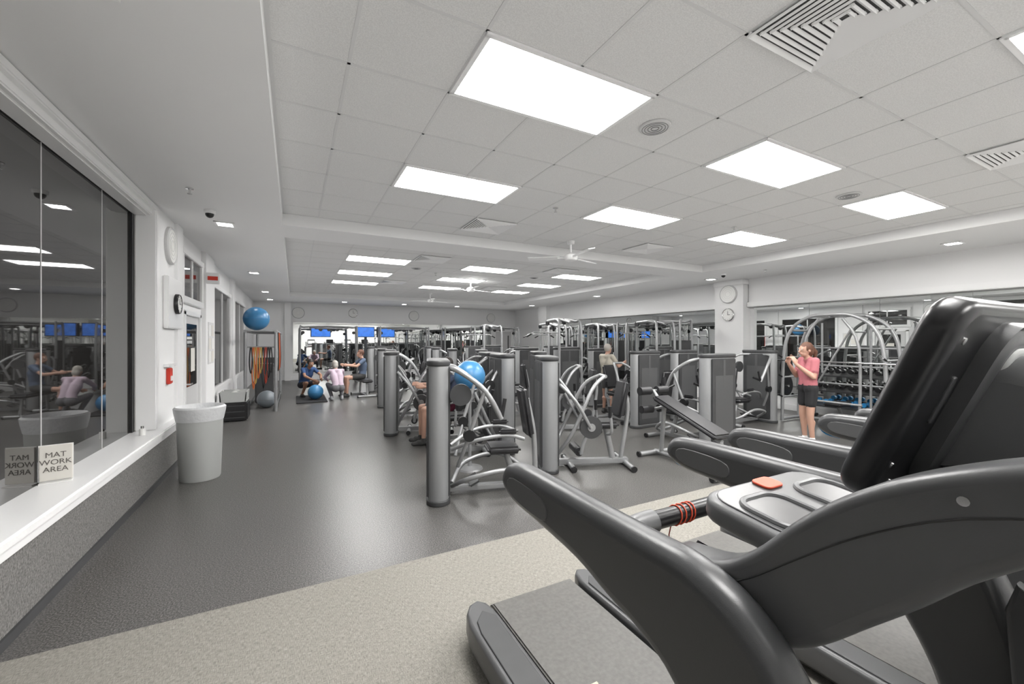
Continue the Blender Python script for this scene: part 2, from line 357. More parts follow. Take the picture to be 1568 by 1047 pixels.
b.puffy([(.32,.1),(.26,.24),(.1,.32),(-.3,.34),(-.5,.28),(-.56,.06),(-.2,.03)],-.42,.42,.04,M_mid,sm=3)
arm=[(1.50,1.14),(1.42,1.168),(1.2,1.172),(1.0,1.172),(.76,1.172),(.62,1.17),(.5,1.13),(.41,1.05),(.35,.92),(.28,.62),(.22,.15),(.42,.13),(.49,.55),(.56,.74),(.66,.875),(.76,.925),(.88,.95),(1.02,.985),(1.24,1.005),(1.43,1.02),(1.52,1.07)]
for s in (-1,1):
    b.puffy(arm,s*.47-.05,s*.47+.05,.042,M_arm,sm=4,n=6)
    b.puffy([(1.40,1.05),(1.20,1.04),(1.16,1.075),(1.20,1.115),(1.40,1.125),(1.45,1.09)],s*.47-.053,s*.47+.053,.004,M_mid,sm=3)
    b.tube([(s*.47,1.518,1.06),(s*.47,1.48,1.025),(s*.47,1.40,1.014)],.0045,M_blue2,sm=3)
    wing=[(.76,1.115),(.62,1.15),(.53,1.215),(.44,1.315),(.35,1.395),(.25,1.455),(.12,1.505),(-.06,1.535),(-.16,1.53),(-.20,1.48),(-.16,1.42),(.0,1.40),(.12,1.38),(.20,1.32),(.27,1.24),(.335,1.17),(.40,1.10),(.46,1.055),(.53,1.04),(.62,1.065)]
    b.puffy(wing,s*.375-.055,s*.375+.055,.022,M_mid,sm=5,n=6)
    b.tube([(s*.4285,.62,1.10),(s*.4305,.53,1.16),(s*.4305,.44,1.24),(s*.4305,.34,1.325),(s*.4305,.22,1.40),(s*.4285,.05,1.455)],.0018,M_black,sm=4,seg=6)
    b.lathe([(0,-.003),(.007,-.003),(.007,.003),(0,.003)],(s*.43,.22,1.425),M_steel,12,'x')
    b.puffy([(.36,.12),(.33,.5),(.36,.95),(.30,1.0),(.18,.6),(.08,.12)],s*.39-.02,s*.39+.02,.012,M_dark,sm=2)
    for z in (.45,.7): b.lathe([(0,-.022),(.014,-.022),(.014,.022),(0,.022)],(s*.39,.27,z),M_steel,12,'x')
b.puffy([(.60,1.13),(.5,1.21),(.42,1.30),(.3,1.37),(.12,1.45),(-.05,1.475),(-.10,1.465),(.05,1.435),(.16,1.40),(.24,1.33),(.31,1.24),(.37,1.16),(.45,1.11)],-.36,.36,.006,M_mid2,sm=3)
TT=Matrix.Translation((.02,.665,1.165))@Matrix.Rotation(.12,4,'X')
b.M=TT
b.puffy(rr(.52,.30,.08),-.035,.03,.02,M_mid2,sm=0,axis='z')
b.puffy(rr(.48,.26,.07),.028,.034,.003,M_mid,sm=0,axis='z')
for x in (-.13,.13):
    b.tube([(p[0]+x,p[1]-.02,.036) for p in rr(.17,.16,.05)],.009,M_mid2,closed=True,seg=8)
    b.puffy(rr(.16,.15,.05,5,x,-.02),.030,.0365,.001,M_black,sm=0,axis='z')
b.puffy(rr(.085,.06,.02,4,.0,.10),.034,.042,.003,M_sticker,sm=0,axis='z')
b.M=Matrix.Identity(4)
b.tube([(-.42,.92,1.08),(-.36,.915,1.10),(-.30,.91,1.105)],.034,M_mid2,sm=3,seg=16)
b.tube([(-.31,.91,1.105),(.02,.91,1.105)],.027,M_black,seg=18)
b.tube([(.0,.91,1.105),(.07,.90,1.108),(.10,.85,1.12),(.10,.72,1.15)],.034,M_mid,sm=4,seg=16)
b.tube([(.42,.92,1.08),(.3,.915,1.105),(.2,.90,1.108),(.12,.85,1.12)],.03,M_mid,sm=4,seg=14)
for x in (-.21,-.19,-.165,-.15,.0): b.tube([(x+.008*math.sin(t),.91+.029*math.cos(t),1.105+.029*math.sin(t)) for t in [k*math.pi/6 for k in range(12)]],.0022,M_sticker,closed=True,seg=6)
b.tube([(-.19,.935,1.08),(-.2,.94,1.03),(-.195,.94,.99)],.002,M_dred,seg=6)
DM=Matrix.Translation((.0,.352,1.53))@Matrix.Rotation(math.radians(22),4,'X')
b.M=DM
b.puffy(rr(.56,.42,.06),-.03,.03,.022,M_black,sm=0,axis='y',n=6)
b.puffy(rr(.50,.36,.02),.028,.033,.002,M_gloss,sm=0,axis='y')
b.puffy(rr(.40,.36,.07,5,.06,0),-.06,-.02,.036,M_mid,sm=0,axis='y',n=6)
b.puffy(rr(.13,.075,.034,5,-.03,.10),-.066,-.05,.008,M_bin,sm=0,axis='y'); b.puffy(rr(.09,.035,.015,5,-.03,.10),-.068,-.064,.001,M_door,sm=0,axis='y')
for x,z in ((-.235,.14),(-.235,-.12),(-.2,-.165)): b.lathe([(0,-.032),(.007,-.032),(.007,-.025),(0,-.025)],(x,0,z),M_steel,10,'y')
b.puffy(rr(.018,.10,.008,4,-.18,.02),-.034,-.025,.003,M_dark,sm=0,axis='y')
b.M=Matrix.Identity(4)
b.puffy([(.40,1.37),(.38,1.46),(.31,1.60),(.24,1.62),(.17,1.585),(.12,1.52),(.08,1.44)],-.10,.22,.05,M_mid2,sm=3,n=6)
TM=b.mesh('treadmill')
for k in range(4): put(TM,'treadmill',(1.26+1.42*k,0,0))
# ------------------------------------------------------------------ STRENGTH MACHINES
def tower(b,h=1.45,w=.68,t=.21):
    def cap(w,t):
        r=t/2; o=[]
        for cx,a0 in ((w/2-r,-90),(-w/2+r,90)):
            for k in range(9): a=math.radians(a0+22.5*k); o.append((cx+r*math.cos(a),r*math.sin(a)))
        return o
    b.puffy(cap(w,t),.03,h-.04,.004,M_shroud,sm=0,axis='z')
    b.puffy(cap(w+.03,t+.03),h-.06,h,.02,M_dark,sm=0,axis='z'); b.puffy(cap(w+.03,t+.03),0,.05,.01,M_dark,sm=0,axis='z')
    b.box((0,0,h/2),(w-.13,t+.025,h-.14),M_dark,bev=.012)
    for s in (-1,1):
        b.box((0,s*(t/2+.013),h-.3),(.05,.004,.42),M_mid); b.box((0,s*(t/2+.0125),h*.45),(w-.28,.004,h-.5),M_mid)
def feet(b,y,w=.34): 
    b.tube([(-w,y,.04),(w,y,.04)],.033,M_silver)
    for s in (-1,1): b.tube([(s*w,y,.04),(s*(w+.03),y,.04)],.038,M_black)
def press():
    b=MB(); tower(b); b.box((0,.62,.06),(.08,1.02,.06),M_silver,bev=.01); feet(b,1.08)
    b.tube([(0,.85,.06),(0,.74,.42)],.035,M_silver); b.box((0,.70,.47),(.34,.36,.08),M_pad,bev=.03,seg=3)
    b.box((0,.96,.86),(.28,.08,.56),M_pad,rot=(.16,0,0),bev=.035,seg=3); b.tube([(0,1.08,.05),(0,1.06,.6),(0,.98,1.0)],.03,M_silver,sm=4)
    for s in (-1,1):
        b.tube([(s*.12,.08,1.36),(s*.34,.2,1.34),(s*.42,.45,1.15),(s*.40,.62,.86)],.026,M_silver,sm=5)
        b.tube([(s*.40,.60,.88),(s*.24,.60,.93)],.02,M_black); b.tube([(s*.40,.62,.86),(s*.38,.66,1.06)],.02,M_black)
        b.tube([(s*.42,.45,1.15),(s*.36,.3,.7),(s*.2,.2,.35)],.02,M_silver,sm=4)
        b.tube([(s*.05,.15,.1),(s*.3,.32,.25),(s*.33,.7,.32),(s*.22,.98,.18),(s*.03,1.08,.1)],.024,M_silver,sm=5)
        b.lathe([(0,-.03),(.06,-.03),(.06,.03),(0,.03)],(s*.36,.3,.7),M_black,20,'x')
        b.tube([(s*.1,.14,.5),(s*.24,.4,.62),(s*.26,.7,.66),(s*.2,.9,.6)],.02,M_silver,sm=4)
        b.box((s*.26,.72,.70),(.07,.2,.05),M_pad,bev=.02)
    b.lathe([(0,-.02),(.11,-.02),(.11,.02),(0,.02)],(.3,.22,1.1),M_dark,24,'x')
    b.box((0,.38,.14),(.3,.1,.02),M_dark,rot=(.5,0,0)); return b.mesh('chest_press_machine')
def legext():
    b=MB(); tower(b); b.box((0,.6,.06),(.09,1.0,.07),M_silver,bev=.01); feet(b,1.05); feet(b,.3,.28)
    b.tube([(0,.9,.06),(0,.8,.5)],.04,M_silver); b.box((0,.72,.55),(.36,.42,.09),M_pad,bev=.035,seg=3)
    b.box((0,1.0,.88),(.32,.09,.5),M_pad,rot=(-.2,0,0),bev=.035,seg=3); b.tube([(0,1.0,.06),(0,1.1,.7),(0,1.07,.95)],.03,M_silver,sm=4)
    b.lathe([(0,-.03),(.14,-.03),(.14,.03),(0,.03)],(.27,.52,.56),M_dark,28,'x'); b.lathe([(0,-.04),(.05,-.04),(.05,.04),(0,.04)],(.27,.52,.56),M_silver,20,'x')
    b.tube([(.27,.52,.56),(.27,.42,.35),(.25,.4,.22)],.024,M_silver); b.tube([(.25,.4,.22),(-.2,.4,.22)],.016,M_silver)
    b.tube([(.16,.4,.22),(-.18,.4,.22)],.055,M_pad,seg=16); b.tube([(.2,.5,.72),(-.2,.5,.72)],.055,M_pad,seg=16)
    for s in (-1,1):
        b.tube([(s*.2,.75,.45),(s*.3,.78,.5),(s*.3,.76,.74)],.018,M_silver,sm=4); b.tube([(s*.3,.76,.68),(s*.3,.755,.82)],.023,M_black)
        b.tube([(s*.1,.1,.15),(s*.25,.3,.5),(s*.22,.55,1.02),(s*.1,.75,1.18)],.024,M_silver,sm=5)
        b.tube([(s*.1,.1,1.2),(s*.2,.25,1.0),(s*.27,.5,.56)],.02,M_silver,sm=4)
    b.tube([(-.12,.76,1.18),(.12,.76,1.18)],.024,M_silver)
    b.tube([(.35,.5,.56),(.38,.3,.9),(.3,.12,1.1)],.02,M_silver,sm=4)
    b.lathe([(0,-.02),(.075,-.02),(.075,.02),(0,.02)],(-.2,.25,1.0),M_black,20,'x'); return b.mesh('leg_extension_machine')
def lat():
    b=MB(); tower(b,1.5); 
    for s in (-1,1): b.tube([(s*.3,-.15,.03),(s*.3,-.15,1.9),(s*.22,0,2.08),(s*.04,.35,2.14)],.03,M_silver,sm=4)
    b.tube([(0,-.15,2.05),(0,.3,2.14),(0,.8,2.12)],.035,M_silver,sm=4)
    b.lathe([(0,-.015),(.07,-.015),(.07,.015),(0,.015)],(0,.8,2.08),M_black,20,'x'); b.lathe([(0,-.015),(.07,-.015),(.07,.015),(0,.015)],(0,.1,2.08),M_black,20,'x')
    b.tube([(0,.87,2.08),(0,.87,1.86)],.004,M_black,seg=6); b.tube([(-.55,.87,1.74),(-.35,.87,1.84),(.35,.87,1.84),(.55,.87,1.74)],.015,M_silver); 
    for s in (-1,1): b.tube([(s*.55,.87,1.74),(s*.42,.87,1.805)],.02,M_black)
    b.box((0,.6,.06),(.08,1.0,.06),M_silver,bev=.01); feet(b,1.1); b.tube([(0,.85,.06),(0,.85,.42)],.035,M_silver); b.box((0,.87,.46),(.32,.36,.08),M_pad,bev=.03,seg=3)
    b.tube([(0,.4,.06),(0,.5,.62)],.03,M_silver); b.tube([(-.25,.55,.62),(.25,.55,.62)],.06,M_pad,seg=16); return b.mesh('lat_pulldown_machine')
def crossover(w=2.0,h=2.15):
    b=MB()
    for s in (-1,1):
        x=s*w/2
        for dy in (-.22,.22): b.tube([(x,dy,.03),(x,dy,h-.15),(x-s*.12,dy*.6,h),(0,dy*.4,h+.04)],.032,M_silver,sm=4)
        b.box((x,0,.04),(.1,.7,.07),M_silver,bev=.012)
        for k in range(14): b.box((x,0,.14+k*.042),(.11,.26,.036),M_black,bev=.003)
        for dy in (-.05,.05): b.tube([(x,dy,.08),(x,dy,h-.1)],.01,M_steel,seg=8)
        b.box((x,0,.9),(.02,.36,1.5),M_dark) if s<0 else None
        for z in (.35,1.2,1.95): b.lathe([(0,-.015),(.06,-.015),(.06,.015),(0,.015)],(x-s*.09,.1,z),M_black,18,'y')
        b.box((x-s*.05,.1,1.2),(.06,.08,.16),M_dark,bev=.01); b.tube([(x-s*.1,.1,1.15),(x-s*.14,.1,.8)],.004,M_black,seg=6)
        b.tube([(x-s*.2,.1,.74),(x-s*.14,.1,.8),(x-s*.08,.1,.74),(x-s*.2,.1,.74)],.008,M_black)
    b.box((0,0,h),(w*.7,.09,.09),M_silver,bev=.015); b.tube([(-.5,.12,h-.06),(.5,.12,h-.06)],.015,M_black)
    for x in (-.3,0,.3): b.lathe([(0,-.015),(.07,-.015),(.07,.015),(0,.015)],(x,.05,h-.08),M_black,18,'y')
    return b.mesh('cable_crossover_machine')
def rig():
    b=MB(); h=2.1
    for s in (-1,1):
        for dy in (-.3,.3): b.tube([(s*.85,dy,.02),(s*.82,dy,1.3),(s*.68,dy,1.85),(s*.35,dy,h),(0,dy,h+.03)],.032,M_silver,sm=6)
        b.tube([(s*.84,-.3,.05),(s*.84,.3,.05)],.03,M_silver); b.tube([(s*.68,-.3,1.85),(s*.68,.3,1.85)],.024,M_silver)
        b.tube([(s*.45,-.28,.03),(s*.45,-.28,1.5),(s*.2,-.28,2.05)],.024,M_silver,sm=4)
        for z in (.5,.9,1.3): b.tube([(s*.83,-.3,z),(s*.83,.3,z)],.02,M_silver); b.tube([(s*.84,-.3,z),(s*.84,-.42,z+.05)],.018,M_black)
        for z in (.7,1.1): b.lathe([(0,-.02),(.2,-.02),(.2,.02),(.05,.03),(0,.03)],(s*.93,0,z),M_black,28,'x'); b.lathe([(0,-.04),(.025,-.04),(.025,.05),(0,.05)],(s*.93,0,z),M_steel,12,'x')
    for z in (h+.03,): 
        for x in (-.3,0,.3): b.tube([(x,-.3,z-.02),(x,.3,z-.02)],.02,M_silver)
    b.tube([(-1.05,-.42,1.25),(1.05,-.42,1.25)],.015,M_steel)
    b.tube([(-.85,.3,.06),(.85,.3,.06)],.03,M_silver); b.tube([(-.5,-.3,.5),(.5,-.3,.5)],.02,M_silver)
    for z in (.8,1.15,1.5): b.tube([(-.8,.3,z),(.8,.3,z)],.018,M_silver)
    b.tube([(-.8,.3,.2),(.1,.3,1.9)],.018,M_silver)
    b.box((0,.0,.44),(.3,.5,.08),M_pad,bev=.03,seg=3); b.tube([(0,.3,.06),(0,0,.4)],.03,M_silver)
    b.tube([(-.4,.28,1.0),(-.4,.28,2.0)],.02,M_silver); b.tube([(.4,.28,.06),(.4,.28,2.0)],.02,M_silver)
    return b.mesh('power_rack')
PR,LE,LT,CX,RG=press(),legext(),lat(),crossover(),rig()
L=[(PR,1.36,4.3,-106),(LE,2.92,4.6,-112),(LE,1.55,7.6,-106),(PR,2.95,6.45,84),(PR,1.85,9.2,-103),(LE,1.95,10.7,-100),(PR,2.2,14.0,-100),
(LE,2.78,5.62,82),(LT,8.0,7.35,0),(LT,8.0,9.5,0),(LT,8.0,11.6,0),(PR,4.6,15.2,0),(LE,2.9,15.6,0),
(LE,3.95,6.5,-112),(PR,3.6,8.3,-108),(LE,3.5,9.9,-106),(PR,3.6,11.6,-104),(LE,3.9,13.3,-100),
(PR,5.65,4.1,0),(LE,5.95,5.85,0),(PR,7.2,6.0,0),(LT,5.5,7.8,0),(LE,6.8,8.2,0),(PR,5.6,9.8,0),(LT,6.7,10.1,0),(LT,5.5,11.9,0),(PR,6.7,12.2,0),(LE,5.8,14.0,0),
(PR,8.5,5.2,90)]
for me,x,y,r in L: put(me,me.name,(x,y,0),r)
for x,y,r in [(9.2,8.6,90),(9.2,11.0,90),(9.1,13.4,90),(7.4,15.6,0),(1.2,17.6,0),(4.1,17.6,0),(6.9,17.8,0)]: put(CX,'cable_crossover_machine',(x,y,0),r)
for x,y in [(9.15,4.1),(9.15,1.7)]: put(RG,'power_rack',(x,y,0),-90)
b=MB()
b.box((0,0,.66),(.30,1.12,.07),M_pad,rot=(.33,0,0),bev=.03,seg=3); b.tube([(0,-.5,.42),(0,.5,.76)],.03,M_silver)
b.tube([(0,-.62,.05),(0,.62,.05)],.032,M_silver); feet(b,-.6,.26); feet(b,.6,.3); b.tube([(0,-.55,.05),(0,-.48,.42)],.03,M_silver); b.tube([(0,.5,.05),(0,.44,.72)],.03,M_silver)
b.tube([(0,.5,.76),(0,.66,.92)],.025,M_silver); b.tube([(-.24,.66,.92),(.24,.66,.92)],.016,M_silver); b.tube([(0,.42,.72),(0,.62,.66)],.02,M_silver); b.tube([(-.24,.62,.66),(.24,.62,.66)],.016,M_silver)
for s in (-1,1): b.tube([(s*.06,.66,.92),(s*.25,.66,.92)],.06,M_pad,seg=18); b.tube([(s*.06,.62,.66),(s*.25,.62,.66)],.055,M_pad,seg=18)
b.obj('decline_bench',(4.6,3.75,0),-4)
b=MB()
for s in (-1,1): b.box((s*.8,0,.5),(.07,.36,.96),M_silver,bev=.01); b.box((s*.8,0,.03),(.1,.5,.05),M_dark,bev=.01)
for z in (.3,.62,.94):
    b.box((0,0,z),(1.6,.3,.03),M_dark,rot=(.2,0,0))
    for k in range(7):
        x=-.66+.22*k
        b.tube([(x,-.1,z+.07),(x,.1,z+.07)],.014,M_steel,seg=8)
        for q in (-.1,.1): b.lathe([(0,-.035),(.045,-.035),(.05,0),(.045,.035),(0,.035)],(x,q,z+.075),M_black if z>.5 else M_blue2,12,'y')
b.obj('dumbbell_rack',(9.98,4.2,0),-90)
b=MB(); b.lathe([(0,0),(.17,0),(.16,.02),(.03,.04),(.022,.1),(.022,.95),(0,.95)],(0,0,0),M_silver,24)
b.tube([(.13*math.cos(a),.13*math.sin(a),1.03) for a in [k*math.pi/8 for k in range(16)]],.012,M_silver,closed=True)
for k in range(3):
    a=k*2.094; b.tube([(0,0,.93),(.13*math.cos(a),.13*math.sin(a),1.03)],.01,M_silver)
b.ball((0,0,1.19),.2,M_blue,seg=32); b.obj('exercise_ball_on_stand',(2.0,4.98,0))
b=MB()
for x in (-.3,.3):
    for y in (-1.75,1.75): b.tube([(x,y,0),(x,y,1.86)],.035,M_silver)
    b.tube([(x,-1.8,1.86),(x,1.8,1.86)],.035,M_silver); b.tube([(x,-1.75,.06),(x,1.75,.06)],.03,M_dark)
for k in range(9): b.tube([(-.3,-1.75+k*.4375,1.86),(.3,-1.75+k*.4375,1.86)],.02,M_silver)
b.tube([(-.3,-1.75,1.5),(.3,-1.75,1.5)],.018,M_silver)
for i,(x,m) in enumerate([(-.2,M_black),(-.15,M_orange),(-.11,M_yellow),(-.06,M_orange),(-.01,M_yellow),(.04,M_black),(.09,M_dred),(.14,M_black),(.19,M_black)]):
    l=.5+.12*((i*3)%4); b.tube([(x,-1.775,1.49),(x-.02,-1.79,1.4-l/2),(x+.01,-1.79,1.4-l),(x+.04,-1.79,1.4-l/2),(x+.02,-1.775,1.49)],.013,m,sm=4,seg=8)
for i in range(4): b.tube([(.33,-1.2+i*.5,1.84),(.345,-1.2+i*.5,1.2),(.33,-1.17+i*.5,.9)],.012,[M_black,M_orange,M_dred,M_black][i],sm=3,seg=8)
b.box((0,1.2,.7),(.5,.05,.9),M_dark,bev=.01); b.box((.0,-.3,.55),(.4,.5,1.0),M_dark,bev=.02); b.box((.205,-.3,.8),(.01,.4,.3),M_mid2)
b.obj('suspension_training_rig',(-.68,12.85,0))
b=MB(); b.ball((0,0,.27),.27,M_blue,seg=36); b.lathe([(.268,.262),(.2715,.27),(.268,.278)],(0,0,0),M_blue2,40); b.obj('exercise_ball',(-.78,11.3,1.885))
b=MB(); b.ball((0,0,.21),.21,M_gball,seg=36); b.lathe([(.208,.202),(.2115,.21),(.208,.218)],(0,0,0),M_mid2,40); b.obj('exercise_ball',(-.60,11.8,.0))
b=MB()
b.box((0,0,.2),(.5,.6,.36),M_black,bev=.02); 
for z in (.08,.2,.32): b.box((0,-.302,z),(.4,.01,.02),M_dark)
for q in (-.15,.15):
    b.box((0,q,.40),(.46,.26,.02),M_bin); 
    for s in (-1,1): b.box((s*.22,q,.5),(.02,.27,.2),M_bin,rot=(0,s*.12,0)); b.box((0,q+s*.125,.5),(.46,.02,.2),M_bin)
    b.ball((.02,q,.52),(.12,.1,.08),M_face); 
b.obj('storage_bin_stack',(-1.1,10.35,0))
b=MB(); b.box((0,0,.015),(.75,1.6,.03),M_mat,bev=.008)
for k in range(7): b.box((0,-.6+.2*k,.0305),(.7,.004,.002),M_dark)
b.obj('exercise_mat',(.42,12.9,0))
# ------------------------------------------------------------------ PEOPLE
def skinmat(n,c): return mat(n,c,.55,bump=(90,.05))
M_skin=skinmat('skin_light',(.46,.27,.20)); M_skin2=skinmat('skin_brown',(.30,.16,.10))
M_hair=mat('hair_brown',(.10,.04,.022),.6,bump=(60,.5)); M_hair2=mat('hair_dark',(.02,.016,.014),.6,bump=(60,.5)); M_hair3=mat('hair_grey',(.35,.33,.3),.6,bump=(60,.5))
M_eye=mat('eye_dark',(.02,.015,.01),.2); M_lip=mat('lips',(.4,.12,.1),.5)
def cloth(n,c): return mat(n,c,.85,bump=(30,.35))
def human(name,J,mt,loc,yaw,voxel=.01,hair='short',sleeve=.5,shortlen=.55,grip=.9,sc=1.0):
    P=[]
    j={k:V(v) for k,v in J.items()}
    for s in ('L','R'):
        for k,v in list(J.items()):
            if k.endswith('*'): 
                sx=-1 if s=='L' else 1; kk=k[:-1]+s
                if kk not in j: j[kk]=V((v[0]*sx,v[1],v[2]))
    f=V(J.get('face',(0,1,0))).normalized(); up=V(J.get('headup',(0,0,1))); side=f.cross(up).normalized(); up=side.cross(f).normalized()
    R=Matrix((side,f,up)).transposed()
    def cap(a,b2,r0,r1,t): P.append(('c',(V(a),V(b2),r0,r1),t))
    def ell(c,r,t,Rm=None): P.append(('e',(V(c),V(r),Rm or Matrix.Identity(3)),t))
    sh=j['shR']-j['shL']; sd=sh.normalized(); hd=(j['hipR']-j['hipL']).normalized()
    pe,wa,ch=j['pelvis'],j['waist'],j['chest']
    nb=(j['shR']+j['shL'])/2
    for s in (-1,1):
        cap(pe+hd*s*.07,pe.lerp(wa,.45)+hd*s*.055,.105,.094,'bot')
        cap(pe.lerp(wa,.4)+sd*s*.06,wa+sd*s*.05,.096,.092,'top'); cap(wa+sd*s*.05,ch+sd*s*.075,.092,.105,'top')
        cap(ch+sd*s*.075,nb+sd*s*.09-(nb-ch)*.12,.105,.07,'top')
    cap(j['shL'],j['shR'],.056,.056,'top'); 
    hc=j['head']
    cap(nb,hc-up*.05,.052,.046,'skin')
    ell(hc+up*.012,(.073,.092,.105),'skin',R); ell(hc-up*.055+f*.028,(.052,.058,.058),'skin',R); ell(hc-up*.085+f*.06,(.022,.02,.018),'skin',R)
    cap(hc+up*.012+f*.088,hc-up*.022+f*.108,.009,.014,'skin'); ell(hc-up*.05+f*.09,(.024,.012,.010),'skin',R)
    for s in (-1,1): ell(hc+side*s*.074-up*.005-f*.008,(.010,.02,.03),'skin',R); ell(hc+side*s*.032+up*.028+f*.082,(.02,.012,.008),'skin',R)
    ell(hc+up*.035-f*.018,(.083,.095,.098),'hair',R); 
    if hair!='short':
        ell(hc-f*.05-up*.03,(.076,.06,.085),'hair',R)
        if hair=='pony': cap(hc-f*.10+up*.03,hc-f*.15-up*.04,.032,.036,'hair'); cap(hc-f*.15-up*.04,hc-f*.14-up*.14,.036,.018,'hair')
    for s in ('L','R'):
        sg=-1 if s=='L' else 1
        S_,E,W=j['sh'+s],j['el'+s],j['wr'+s]
        cap(S_,E,.046,.037,'skin'); cap(S_,S_.lerp(E,sleeve),.059,.056 if sleeve<.8 else .046,'top')
        if sleeve>.8: cap(E,E.lerp(W,.85),.044,.036,'top')
        cap(E,E.lerp(W,.35),.037,.038,'skin'); cap(E.lerp(W,.35),W,.038,.025,'skin')
        hdr=V(J.get('hand'+s,J.get('hand*',tuple(W-E)))) 
        if 'hand'+s not in J and 'hand*' in J: hdr.x*=sg
        hdr.normalize(); nrm=V(J.get('palm'+s,(-sg*1.0,0.1,0))); nrm=(nrm-hdr*nrm.dot(hdr)).normalized(); lat_=hdr.cross(nrm).normalized()
        Rh=Matrix((lat_,hdr,nrm)).transposed(); pc=W+hdr*.05
        ell(pc,(.040,.052,.017),'skin',Rh); cap(W,pc,.024,.022,'skin')
        for q,(o,ln) in enumerate(((-.029,.066),(-.010,.076),(.010,.072),(.029,.056))):
            k0=W+hdr*.088+lat_*o; d1=(hdr+nrm*grip*.6).normalized(); d2=(hdr*.5+nrm*grip*1.2).normalized() if grip>.2 else d1
            k1=k0+d1*ln*.5; cap(k0-hdr*.02,k1,.0105,.0095,'skin'); cap(k1,k1+d2*ln*.5,.0095,.008,'skin')
        tl=-lat_
        t0=W+hdr*.03+tl*.028; t1=t0+(tl*.7+hdr*.7+nrm*.3).normalized()*.035; cap(t0,t1,.013,.011,'skin'); cap(t1,t1+(hdr*.8+nrm*.6).normalized()*.03,.011,.009,'skin')
        H,K,A,T_=j['hip'+s],j['kn'+s],j['an'+s],j['toe'+s]
        cap(H,K,.078,.052,'skin'); cap(H,H.lerp(K,shortlen),.090,.080 if shortlen<.8 else .06,'bot')
        cap(K,A,.050,.033,'skin'); bk=(K-A).normalized(); ca=K.lerp(A,.3); off=(A-T_); off=(off-bk*off.dot(bk)); 
        if off.length>1e-3: ca=ca+off.normalized()*.018
        cap(ca,K.lerp(A,.6),.048,.036,'skin')
        if shortlen>.8: cap(K,K.lerp(A,.9),.060,.046,'bot')
        fd=(T_-A); fd.z=0; fd.normalize()
        cap(A,A-V((0,0,.03)),.040,.040,'sock' if 'sock' in mt else 'shoe'); hl=V((A.x,A.y,T_.z))-fd*.03
        cap(hl,T_,.040,.034,'shoe'); cap(hl,hl.lerp(T_,.6)+V((0,0,.02)),.042,.034,'shoe')
    b=MB(); dm=M_white
    def addc(p,q,r0,r1):
        d=q-p; L_=max(d.length,1e-4); n=d/L_
        a=n.cross(V((0,0,1)));  a=a if a.length>.01 else n.cross(V((1,0,0))); a.normalize(); c=n.cross(a)
        vs=[];fs=[];sg=14; rings=[]
        for k in range(5): t=math.pi/2*(1-k/4); rings.append((p-n*r0*math.sin(t),max(r0*math.cos(t),1e-4)))
        for k in range(5): t=math.pi/2*(k/4); rings.append((q+n*r1*math.sin(t),max(r1*math.cos(t),1e-4)))
        for o,r in rings:
            for k in range(sg): an=2*math.pi*k/sg; vs.append(o+a*math.cos(an)*r+c*math.sin(an)*r)
        for i in range(len(rings)-1):
            for k in range(sg): l=(k+1)%sg; fs.append([i*sg+k,i*sg+l,(i+1)*sg+l,(i+1)*sg+k])
        fs.append(list(range(sg))[::-1]); fs.append([(len(rings)-1)*sg+k for k in range(sg)]); b.raw(vs,fs,dm)
    for kd,dt,t in P:
        if kd=='c': addc(*dt)
        else: b.ball(dt[0],tuple(dt[1]),dm,dt[2],seg=18)
    me=b.mesh(name+'_src'); o=D.objects.new('tmp',me); COL.objects.link(o)
    m=o.modifiers.new('r','REMESH'); m.mode='VOXEL'; m.voxel_size=voxel
    m=o.modifiers.new('s','SMOOTH'); m.factor=.5; m.iterations=2
    bpy.context.view_layer.update(); me2=D.meshes.new_from_object(o.evaluated_get(bpy.context.evaluated_depsgraph_get())); D.objects.remove(o)
    n=len(me2.polygons); C=np.zeros(n*3); me2.polygons.foreach_get('center',C); C=C.reshape(-1,3)
    best=np.full(n,1e9); tag=np.zeros(n,int); tags=['skin','top','bot','shoe','sock','hair']
    for kd,dt,t in P:
        if kd=='c':
            p,q,r0,r1=dt; p=np.array(p);q=np.array(q);d=q-p;tt=np.clip((C-p)@d/max(d@d,1e-9),0,1); dist=np.linalg.norm(C-p-tt[:,None]*d,axis=1)-(r0+(r1-r0)*tt)
        else:
            c,r,Rm=dt; Q=(C-np.array(c))@np.array(Rm); rr_=np.array(r); k=np.linalg.norm(Q/rr_,axis=1); dist=(k-1)*np.linalg.norm(Q,axis=1)/np.maximum(k,1e-6)
        if t=='skin' : dist=dist+.002
        if t=='hair':
            Qh=(C-np.array(hc))@np.array(R); dist=np.where((Qh[:,1]>.035)&(Qh[:,2]<.06),1.,dist-.003)
        w=dist<best; best[w]=dist[w]; tag[w]=tags.index(t)
    me2.materials.clear()
    for t in tags: me2.materials.append(mt.get(t,mt['shoe']))
    me2.polygons.foreach_set('material_index',tag.astype(np.int32)); me2.polygons.foreach_set('use_smooth',[True]*n)
    me2.name=name; ob=put(me2,name,loc,yaw); ob.scale=(sc,)*3
    e=MB()
    for s in (-1,1): e.ball(hc+side*s*.032+up*.015+f*.086,(.013,.008,.008),M_face,R,12); e.ball(hc+side*s*.032+up*.015+f*.091,.006,M_eye,R,10)
    e.ball(hc-up*.05+f*.098,(.022,.008,.006),M_lip,R,12)
    e.obj('face_details',parent=ob); return ob
STAND={'pelvis':(0,0,.88),'waist':(0,0,1.02),'chest':(0,.0,1.18),'sh*':(.155,-.01,1.325),'head':(0,.035,1.495),'hip*':(.08,0,.84),'kn*':(.085,.025,.46),'an*':(.085,-.01,.085),'toe*':(.10,.15,.04),'el*':(.2,.05,1.07),'wr*':(.09,.25,1.27),'hand*':(-.25,.25,1)}
